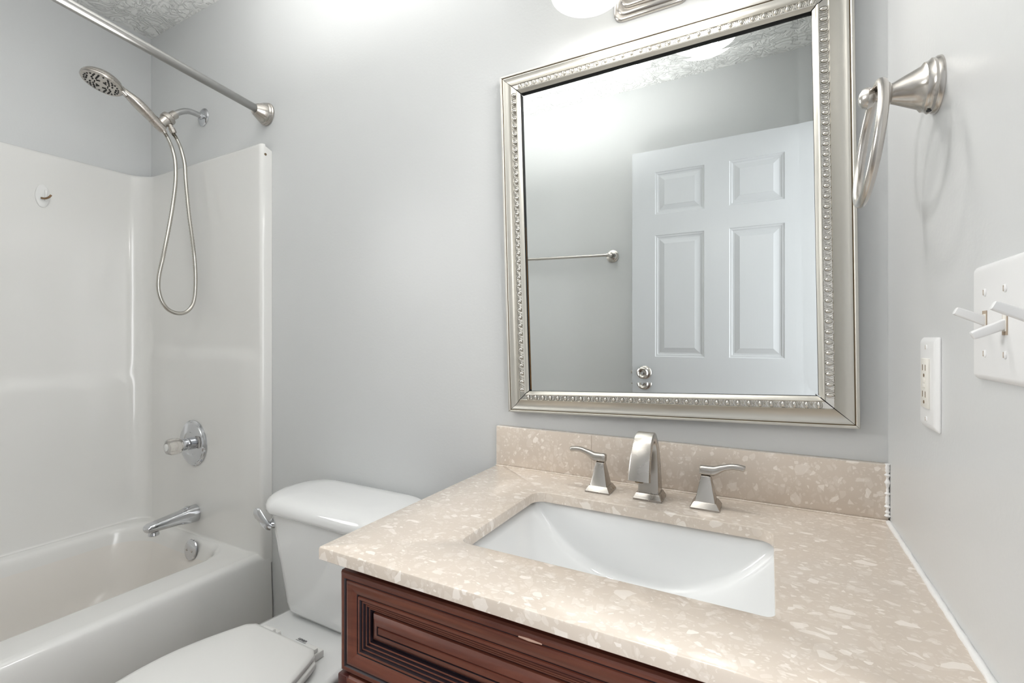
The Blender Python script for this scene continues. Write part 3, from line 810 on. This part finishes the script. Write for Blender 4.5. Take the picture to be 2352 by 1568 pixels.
bsx = thing('backsplash', 'beige stone-chip backsplash strip against the wall below the mirror', 'backsplash', (-0.22, -0.01, CZ1))
MB().box(CX0 + 0.0015, XR - 0.0015, -0.0205, -0.0005, CZ1 + 0.0002, 0.929, M['stone'], 0.0015).build('strip', bsx)
b = MB(); rnd = random.Random(8); pts = []
for k in range(30): pts.append((XR - 0.0035, -0.0212, lerp(0.833, 0.931, k / 29)))
b.sweep(pts, [0.0036 + rnd.uniform(-0.0018, 0.0022) for _ in pts], M['caulk'], 7)
o = b.build('caulk_seam', bsx, angle=60); o['label'] = 'ragged white caulk in the corner'
# crack line
MB().box(-0.3755, -0.3748, -0.0208, -0.0200, 0.845, 0.9285, M['dirt']).build('crack', bsx)

sk = thing('undermount_sink', 'white rectangular undermount sink set in the beige countertop', 'sink', (-0.223, -0.314, 0.66))
sx0, sx1, sy0, sy1, sz = -0.462, 0.016, -0.474, -0.158, CZ0 - 0.0005
scx, shw = (sx0 + sx1) / 2, (sx1 - sx0) / 2
NI, b = 56, MB()


def uz(x):
    t = abs(x - scx) / shw
    return 0.672 + (sz - 0.006 - 0.672) * min(1, t ** 2.5)


rows = []
for i in range(NI + 1):
    x = lerp(sx0, sx1, i / NI); zu = uz(x); row = []
    r = max(0.0005, min(0.022, (sz - zu) * 0.8)); lean = 0.010 * min(1, (sz - zu) / 0.1)
    row.append(Vector((x, sy1, sz)))
    for k in range(1, 4): row.append(Vector((x, sy1 - lean * k / 3, lerp(sz, zu + r, k / 3))))
    for k in range(1, 9):
        a = pi / 2 * k / 8; row.append(Vector((x, sy1 - lean - r * (1 - cos(a)), zu + r * (1 - sin(a)))))
    yb_, yf_ = sy1 - lean - r, sy0 + lean + r
    for k in range(1, 12): row.append(Vector((x, lerp(yb_, yf_, k / 12), zu - 0.004 * sin(pi * k / 12) * (1 if abs(x - scx) < shw * 0.97 else 0))))
    for k in range(0, 9):
        a = pi / 2 * (1 - k / 8); row.append(Vector((x, sy0 + lean + r * (1 - cos(a)), zu + r * (1 - sin(a)))))
    for k in range(1, 4): row.append(Vector((x, sy0 + lean * (1 - k / 3), lerp(zu + r, sz, k / 3))))
    rows.append(row)
b.loft(rows, M['sink'], False, False, closed=False)
bowl = b.build('basin', sk, angle=70)
so = bowl.modifiers.new('thickness', 'SOLIDIFY'); so.thickness = 0.008; so.offset = 1.0
# make sure the thickness goes outwards (down)
nz_ = sum(p.normal.z * p.area for p in bowl.data.polygons)
so.offset = -1.0 if nz_ > 0 else 1.0
MB().lathe([(0, -0.002), (0.016, -0.001), (0.018, 0.002), (0.0225, 0.0025), (0.0225, 0.0005), (0.0215, -0.002)], (scx, (sy0 + sy1) / 2, 0.6695), (0, 0, 1), M['nickel'], 32).build('drain', sk)

# ------------------------------------------------------------------ faucet: spout and two handles
def sq(cx, cy, hx_, hy_, z, r=0.0015):
    return rrect(cx - hx_, cx + hx_, cy - hy_, cy + hy_, r, 3, z)


FY = -0.093
Z0 = CZ1 + 0.0004
fs = thing('faucet', 'brushed nickel widespread faucet, arched spout between two lever handles behind the sink', 'faucet', (-0.222, FY, Z0))
for side, fx in ((-1, -0.329), (1, -0.1115)):
    h = fs
    b = MB()
    b.loft([sq(fx, FY, 0.0195, 0.0195, Z0 + 0.0125), sq(fx, FY, 0.0185, 0.0185, Z0 + 0.0140), sq(fx, FY, 0.0090, 0.0090, Z0 + 0.062), sq(fx, FY, 0.0085, 0.0085, Z0 + 0.0625)], M['nickel'])
    hb = b.build('handle', h, angle=25)
    b = MB()
    b.loft([sq(fx, FY, 0.0275, 0.0275, Z0), sq(fx, FY, 0.0275, 0.0275, Z0 + 0.003), sq(fx, FY, 0.0265, 0.0265, Z0 + 0.0045), sq(fx, FY, 0.0215, 0.0215, Z0 + 0.0125), sq(fx, FY, 0.0205, 0.0205, Z0 + 0.0135)], M['nickel'])
    b.build('base', hb, angle=25)
    b = MB()
    zc_ = Z0 + 0.072
    b.lathe([(0.0065, 0.060), (0.0065, 0.066)], (fx, FY, Z0), (0, 0, 1), M['slot'], 16)
    lp = spline([(fx - side * 0.0115, FY, zc_), (fx + side * 0.004, FY, zc_), (fx + side * 0.015, FY, zc_ + 0.001), (fx + side * 0.030, FY, zc_ + 0.008), (fx + side * 0.045, FY, zc_ + 0.0125), (fx + side * 0.058, FY, zc_ + 0.0130), (fx + side * 0.0705, FY, zc_ + 0.0115)], 5)
    sc = []
    for i in range(len(lp)):
        t = i / (len(lp) - 1)
        w_, t2 = (0.0095, 0.0095) if t < 0.3 else (lerp(0.0095, 0.0072, min(1, (t - 0.3) / 0.3)), lerp(0.0095, 0.0056, min(1, (t - 0.3) / 0.25)))
        if i == 0 or i == len(lp) - 1: w_ *= 0.85; t2 *= 0.85
        sc.append([(w_ * math.copysign(abs(cos(2 * pi * j / 20)) ** 0.7, cos(2 * pi * j / 20)), t2 * math.copysign(abs(sin(2 * pi * j / 20)) ** 0.7, sin(2 * pi * j / 20))) for j in range(20)])
    b.sweep(lp, None, M['nickel'], sect=sc, up=(0, 1, 0))
    b.build('lever', hb, angle=40)

fx = -0.222
pth = spline([(fx, FY + 0.002, Z0 + 0.0135), (fx, FY + 0.003, Z0 + 0.045), (fx, FY + 0.003, Z0 + 0.078), (fx, FY - 0.001, Z0 + 0.105), (fx, FY - 0.013, Z0 + 0.126), (fx, FY - 0.034, Z0 + 0.135), (fx, FY - 0.057, Z0 + 0.127), (fx, FY - 0.076, Z0 + 0.105), (fx, FY - 0.087, Z0 + 0.080), (fx, FY - 0.093, Z0 + 0.058)], 6)
sc = []
for i in range(len(pth)):
    t = i / (len(pth) - 1)
    hw_ = lerp(0.0215, 0.0165, t / 0.42) if t < 0.42 else lerp(0.0165, 0.0205, (t - 0.42) / 0.58)
    ht_ = lerp(0.0195, 0.0090, min(1, t / 0.45)) if t < 0.45 else lerp(0.0090, 0.0085, (t - 0.45) / 0.55)
    r_ = [(p.x, p.y) for p in rrect(-hw_, hw_, -ht_, ht_, 0.0022, 3)]
    sc.append(r_)
b = MB(); b.sweep(pth, None, M['nickel'], sect=sc, up=(1, 0, 0))
neck = b.build('spout', fs, angle=28)
b = MB(); b.loft([sq(fx, FY, 0.0290, 0.0275, Z0), sq(fx, FY, 0.0290, 0.0275, Z0 + 0.004), sq(fx, FY, 0.0280, 0.0265, Z0 + 0.0055), sq(fx, FY, 0.0245, 0.0230, Z0 + 0.013), sq(fx, FY, 0.0235, 0.022, Z0 + 0.0140)], M['nickel'])
b.build('base', neck, angle=25)
MB().lathe([(0.008, 0), (0.008, 0.002), (0.006, 0.0025), (0, 0.0015)], pth[-1], (pth[-1] - pth[-2]), M['slot'], 18).build('aerator', neck)
MB().lathe([(0.003, 0), (0.003, 0.040), (0.006, 0.042), (0.0065, 0.050), (0.004, 0.054), (0, 0.055)], (fx + 0.006, FY + 0.0215, Z0 + 0.040), (0, 0.05, 1), M['nickel'], 16).build('lift_rod', neck)

# ------------------------------------------------------------------ mirror
mi = thing('mirror', 'large wall mirror in a champagne silver frame with egg-and-dart beading', 'mirror', (-0.235, 0, 0.969))
OUT = [Vector((-0.628, 1.852)), Vector((0.1405, 1.8475)), Vector((0.150, 0.991)), Vector((-0.602, 0.969))]
INN = [Vector((-0.567, 1.795)), Vector((0.0725, 1.7995)), Vector((0.084, 1.049)), Vector((-0.542, 1.026))]
# profile across the rail: t from outer (0) to inner (1), height from wall
prof = [(0.000, 0.004, 'frame'), (0.000, 0.019, 'frame'), (0.012, 0.0215, 'frame'), (0.075, 0.0215, 'frame'), (0.095, 0.0205, 'frame'), (0.10, 0.0178, 'frgroove'), (0.125, 0.0178, 'frgroove'), (0.13, 0.0198, 'frame'), (0.16, 0.0200, 'frame')]
for k in range(1, 11):
    t = k / 10; prof.append((lerp(0.16, 0.60, t), 0.0200 + 0.0085 * t * t - 0.0035 * sin(pi * t), 'frame'))
prof += [(0.615, 0.0262, 'frame'), (0.625, 0.0255, 'bead'), (0.83, 0.0255, 'bead'), (0.84, 0.0275, 'frame'), (0.865, 0.0285, 'frame'), (0.90, 0.0275, 'frame'), (0.93, 0.0240, 'frame'), (0.985, 0.0215, 'frame'), (1.0, 0.0195, 'frame'), (1.0, 0.0105, 'mitre')]
GAPT = 0.0009
for s in range(4):
    A, B_, a_, b_ = OUT[s], OUT[(s + 1) % 4], INN[s], INN[(s + 1) % 4]
    dirv = (B_ - A).normalized()
    m_ = MB()
    for (t0, y0, k0_), (t1, y1, k1_) in zip(prof[:-1], prof[1:]):
        q = []
        for t, y in ((t0, y0), (t1, y1)):
            l = lerp(A, a_, t) + dirv * (GAPT * (0.4 + 1.2 * t)); r = lerp(B_, b_, t) - dirv * (GAPT * (0.4 + 1.2 * t))
            q.append((Vector((l.x, -y, l.y)), Vector((r.x, -y, r.y))))
        m_.add([q[0][0], q[0][1], q[1][1], q[1][0]], [[0, 1, 2, 3]], M[k1_])
    # close the back and the mitred ends
    for e in (0, 1):
        pts = []
        for t, y, _k in prof:
            c = lerp(A, a_, t) + dirv * (GAPT * (0.4 + 1.2 * t)) if e == 0 else lerp(B_, b_, t) - dirv * (GAPT * (0.4 + 1.2 * t))
            pts.append(Vector((c.x, -y, c.y)))
        m_.add(pts, [list(range(len(pts)))], M['mitre'])
    rail = m_.build('frame_rail', mi, angle=30)
    # beading
    bb = MB(); nb = 38 if s % 2 else 32
    inw = ((lerp(a_, b_, 0.5)) - lerp(A, B_, 0.5)).normalized()
    for k in range(nb):
        f = (k + 0.5) / nb
        c2 = lerp(lerp(A, a_, 0.728), lerp(B_, b_, 0.728), 0.012 + f * 0.976)
        wd = (lerp(A, B_, f) - lerp(a_, b_, f)).length
        C3 = Vector((c2.x, -0.0258, c2.y)); U = Vector((dirv.x, 0, dirv.y)); V = Vector((inw.x, 0, inw.y)); Nn = Vector((0, -1, 0))
        ew, eh = 0.0040, wd * 0.082
        # egg
        rings = []
        for ph in (0.0, 0.35, 0.7, 1.05, 1.35):
            rings.append([C3 + U * (ew * cos(ph) * cos(2 * pi * j / 14)) + V * (eh * cos(ph) * sin(2 * pi * j / 14)) + Nn * (0.0046 * sin(ph)) for j in range(14)])
        bb.loft(rings, M['bead'], False, True)
        # ring round the egg
        pts = [C3 + U * ((ew + 0.0020) * cos(2 * pi * j / 16)) + V * ((eh + 0.0014) * sin(2 * pi * j / 16)) + Nn * 0.0004 for j in range(16)]
        bb.sweep(pts, 0.0009, M['bead'], 5, closed=True)
        # dart and side leaves between the eggs
        if k < nb - 1:
            step = (lerp(A, B_, 1 / nb) - A).length * 0.96
            D3 = C3 + U * (step / 2)
            bb.sweep([D3 - V * eh * 0.9 + Nn * 0.0003, D3 + Nn * 0.0012, D3 + V * eh * 1.1 + Nn * 0.0003], [0.0004, 0.0010, 0.0013], M['bead'], 5)
            for sg in (-1, 1):
                bb.sweep([D3 + U * sg * 0.0008 - V * eh * 0.2, D3 + U * sg * 0.0022 + V * eh * 0.4 + Nn * 0.0008, D3 + U * sg * 0.0040 + V * eh * 1.05], [0.0004, 0.0008, 0.0006], M['bead'], 5)
                bb.sweep([D3 + U * sg * 0.0008 - V * eh * 0.3, D3 + U * sg * 0.0020 - V * eh * 0.7 + Nn * 0.0006, D3 + U * sg * 0.0036 - V * eh * 1.1], [0.0004, 0.0007, 0.0005], M['bead'], 5)
    bb.build('bead_moulding', rail, angle=60, merge=False)
# backing board and the glass with its bevelled border
bk = MB(); OB = [lerp(p, q, 0.03) for p, q in zip(OUT, INN)]
bk.loft([[Vector((p.x, -0.0008, p.y)) for p in OB], [Vector((p.x, -0.0095, p.y)) for p in OB]], M['mitre'])
bk.build('backing', mi, smooth=False)
gl = MB(); ctr = sum(INN, Vector((0, 0))) / 4
G0 = [p + (p - ctr).normalized() * 0.006 for p in INN]
BV = 0.0235


def inset(P, d):
    out = []
    for i in range(4):
        p, a_, c_ = P[i], P[i - 1], P[(i + 1) % 4]
        u1, u2 = (a_ - p).normalized(), (c_ - p).normalized()
        out.append(p + (u1 + u2) * d)
    return out


G1 = inset(G0, BV + 0.004)
tilt = math.tan(radians(1.15)) * (BV + 0.004)
gl.add([Vector((p.x, -0.0112, p.y)) for p in G1], [[0, 1, 2, 3]], M['mirror'])
for i in range(4):
    j = (i + 1) % 4
    gl.add([Vector((G0[i].x, -0.0112 - tilt, G0[i].y)), Vector((G0[j].x, -0.0112 - tilt, G0[j].y)), Vector((G1[j].x, -0.0112, G1[j].y)), Vector((G1[i].x, -0.0112, G1[i].y))], [[0, 1, 2, 3]], M['mirror'])
glass = gl.build('mirror_glass', mi, smooth=False, merge=False)
# black corrosion line down the left edge of the glass, a red scuff and a small nick on the frame
b = MB(); l0, l1 = INN[3] + Vector((0.0012, 0.004)), lerp(INN[3], INN[0], 0.55) + Vector((0.0006, 0))
b.add([Vector((l0.x - 0.002, -0.0118, l0.y)), Vector((l0.x + 0.0022, -0.0118, l0.y)), Vector((l1.x + 0.0003, -0.0118, l1.y)), Vector((l1.x - 0.002, -0.0118, l1.y))], [[0, 1, 2, 3]], M['mbrown'])
b.build('edge_corrosion', glass)
b = MB(); b.sweep([(-0.2565, -0.0222, 1.013), (-0.2545, -0.0206, 1.008), (-0.2540, -0.0192, 1.003)], [0.0007, 0.0012, 0.0004], M['red'], 6)
b.build('red_scuff', [c for c in mi.children if c.name.startswith('frame_rail')][2])

# ------------------------------------------------------------------ vanity light above the mirror
vl = thing('vanity_light', 'two-shade nickel vanity light with frosted glass bells above the mirror', 'wall light', (-0.24, 0, 1.96))
b = MB()
for (d_, y0, y1) in ((0, -0.0005, -0.009), (0.009, -0.008, -0.015), (0.019, -0.014, -0.024)):
    x0, x1, z0, z1 = -0.325 + d_, -0.155 - d_, 1.907 + d_, 2.025 - d_
    def rr(dd, y): return [Vector((p.x, y, p.y)) for p in rrect(x0 + dd, x1 - dd, z0 + dd, z1 - dd, 0.022, 6)]
    b.loft([rr(0, y0), rr(0, lerp(y0, y1, 0.6)), rr(0.002, lerp(y0, y1, 0.9)), rr(0.005, y1)], M['nickelw'])
b.build('backplate', vl, angle=40)
b = MB()
b.lathe([(0.011, -0.203), (0.011, 0.203)], (-0.24, -0.085, 1.985), (1, 0, 0), M['nickelw'], 20)
b.lathe([(0.012, 0), (0.012, 0.075)], (-0.24, -0.018, 1.985), (0, -1, 0), M['nickelw'], 20)
b.build('arm_bar', vl)
for s in (-1, 1):
    MB().lathe([(0.0, -0.001), (0.009, 0), (0.007, 0.006), (0.011, 0.010), (0.0135, 0.017), (0.011, 0.024), (0.0, 0.027)], (-0.24 + s * 0.203, -0.085, 1.985), (s, 0, 0), M['nickelw'], 20).build('finial', vl)
for sx_, sy_ in SHADES:
    b = MB()
    b.sweep(spline([(sx_, -0.085, 1.985), (sx_, -0.12, 1.992), (sx_, sy_, 1.998)], 5), 0.008, M['nickelw'], 12)
    b.lathe([(0.0, 0.016), (0.014, 0.015), (0.026, 0.006), (0.030, -0.010), (0.029, -0.022)], (sx_, sy_, 1.990), (0, 0, 1), M['nickelw'], 28)
    b.build('shade_holder', vl)
    b = MB()
    po = [(0.026, 1.985), (0.040, 1.972), (0.054, 1.950), (0.0635, 1.925), (0.0705, 1.902), (0.0755, 1.886)]
    pi_ = [(r - 0.003, z) for r, z in po[::-1]]
    prof_ = [(r, z) for r, z in po] + [(0.0742, 1.8845)] + pi_
    b.lathe([(r, z) for r, z in prof_], (sx_, sy_, 0), (0, 0, 1), M['shade'], 44, caps=False)
    sh = b.build('glass_shade', vl, angle=50); sh['label'] = 'frosted white glass bell shade'
    b = MB(); b.lathe([(0.0, 1.928), (0.013, 1.930), (0.021, 1.938), (0.0235, 1.948), (0.021, 1.958), (0.013, 1.972), (0.012, 1.985), (0, 1.985)], (sx_, sy_, 0), (0, 0, 1), M['bulb'], 24)
    bo = b.build('bulb', sh)
    bo.visible_shadow = True

# ------------------------------------------------------------------ towel ring on the right wall
RY, RZ = -0.302, 1.492
tg = thing('towel_ring', 'brushed nickel towel ring hanging from a bell-shaped post on the right wall', 'towel ring', (XR, RY, RZ))
b = MB(); b.lathe([(0, 0), (0.0355, 0), (0.0355, 0.003), (0.0335, 0.006), (0.034, 0.009), (0.031, 0.012), (0.0305, 0.016), (0.0265, 0.019), (0.0215, 0.030), (0.0168, 0.040), (0.0135, 0.047), (0.0130, 0.049), (0.0155, 0.0515), (0.0150, 0.054), (0.009, 0.0565), (0.0070, 0.060), (0.0068, 0.066), (0.012, 0.069), (0.0145, 0.075), (0.012, 0.081), (0.006, 0.0845), (0, 0.085)], (XR, RY, RZ), (-1, 0, 0), M['nickelw'], 44)
b.build('post', tg, angle=40)
cx_, cz_ = 0.1215, 1.4265; rr_ = 0.0775
tl = radians(6.5)
pts = [(cx_ + rr_ * sin(a) * sin(tl), RY + rr_ * cos(a), cz_ + rr_ * sin(a) * cos(tl)) for a in [2 * pi * k / 72 for k in range(72)]]
MB().sweep(pts, 0.0062, M['nickelw'], 14, closed=True).build('ring', tg)
MB().lathe([(0.0028, 0), (0.0028, 0.002), (0, 0.002)], (XR - 0.010, RY - 0.004, RZ - 0.0322), (0, 0, -1), M['black'], 10).build('set_screw', tg)


# ------------------------------------------------------------------ electrical plates on the right wall
def plate(mb, y0, y1, z0, z1, th, bev, m_):
    """cover plate on the right wall; y0 nearer the back wall"""
    rings = []
    ya, yb_ = min(y0, y1), max(y0, y1)
    for d_, h_ in ((0, 0.0002), (0, 0.0015), (bev * 0.25, th * 0.62), (bev * 0.62, th * 0.92), (bev, th)):
        rings.append([Vector((XR - h_, p.x, p.y)) for p in rrect(ya + d_, yb_ - d_, z0 + d_, z1 - d_, 0.003, 4)])
    mb.loft(rings, m_)


def screw(y, z, parent, x):
    b = MB(); b.lathe([(0.0038, 0), (0.0038, 0.0006), (0.0026, 0.0014), (0, 0.0016)], (x, y, z), (-1, 0, 0), M['plast'], 14)
    b.box(x - 0.0018, x - 0.0014, y - 0.0005, y + 0.0005, z - 0.0026, z + 0.0026, M['dirt'])
    return b.build('screw', parent)


go = thing('outlet_plate', 'white single outlet plate with test buttons on the right wall above the counter', 'outlet', (XR, -0.280, 1.038))
gy = -0.2795
b = MB(); plate(b, gy + 0.0375, gy - 0.0375, 1.038, 1.162, 0.0065, 0.009, M['plast']); b.build('cover_plate', go, angle=40)
b = MB(); b.box(XR - 0.0092, XR - 0.005, gy - 0.0165, gy + 0.0165, 1.0665, 1.1335, M['ivory'], 0.0012); rc = b.build('receptacle', go)
b = MB(); b.box(XR - 0.0063, XR - 0.0058, gy - 0.0182, gy + 0.0182, 1.0650, 1.1350, M['dirt']); b.build('grime_line', rc)
for zz, sgn in ((1.118, 1), (1.082, -1)):
    for yy in (-0.0063, 0.0063):
        MB().box(XR - 0.0095, XR - 0.0085, gy + yy - 0.0009, gy + yy + 0.0009, zz - 0.004 + 0.003 * 1, zz + 0.004 + 0.003 * 1, M['slot']).build('slot', rc)
    MB().lathe([(0.0024, 0), (0.0024, 0.0006), (0, 0.0006)], (XR - 0.0090, gy, zz - 0.0075), (-1, 0, 0), M['slot'], 12).build('ground_slot', rc)
for zz in (1.1035, 1.0965):
    MB().box(XR - 0.0102, XR - 0.0085, gy - 0.0055, gy + 0.0055, zz - 0.0029, zz + 0.0029, M['ivory'], 0.0007).build('test_button', rc)
for zz in (1.1485, 1.0515): screw(gy, zz, go, XR - 0.0062)

so_ = thing('switch_plate', 'white wide plate of toggle switches on the right wall near the doorway', 'light switch', (XR, -0.525, 1.118))
SY = (-0.478, -0.524, -0.570); sz0, sz1 = 1.1185, 1.2345; zm = 1.1755
b = MB(); plate(b, -0.443, -0.605, sz0, sz1, 0.0062, 0.006, M['plast']); b.build('cover_plate', so_, angle=40)
for yy, up in zip(SY, (1, -1, 1)):
    b = MB(); b.box(XR - 0.0068, XR - 0.004, yy - 0.0053, yy + 0.0053, zm - 0.0122, zm + 0.0122, M['dirt'])
    b.box(XR - 0.0073, XR - 0.004, yy - 0.0040, yy + 0.0040, zm - 0.0090, zm + 0.0090, M['ivory'], 0.0006)
    tgm = b.build('switch_opening', so_, angle=30)
    b = MB(); dv = Vector((-0.024, 0, up * 0.0115)); s0 = Vector((XR - 0.005, yy, zm + up * 0.0015))
    rings = []
    for t, wy, wz in ((0, 0.0033, 0.0046), (0.5, 0.0034, 0.0043), (0.9, 0.0038, 0.0040), (0.98, 0.0036, 0.0036), (1.0, 0.0026, 0.0024)):
        c_ = s0 + dv * t; nrm = Vector((up * 0.43, 0, 0.9))
        rings.append([c_ + Vector((0, p.x, 0)) + nrm.normalized() * p.y for p in rrect(-wy, wy, -wz, wz, min(wy, wz) * 0.5, 4)])
    b.loft(rings, M['plast']); b.build('toggle_lever', so_, angle=40)
    screw(yy, zm + 0.0302, so_, XR - 0.0060); screw(yy, zm - 0.0302, so_, XR - 0.0060)
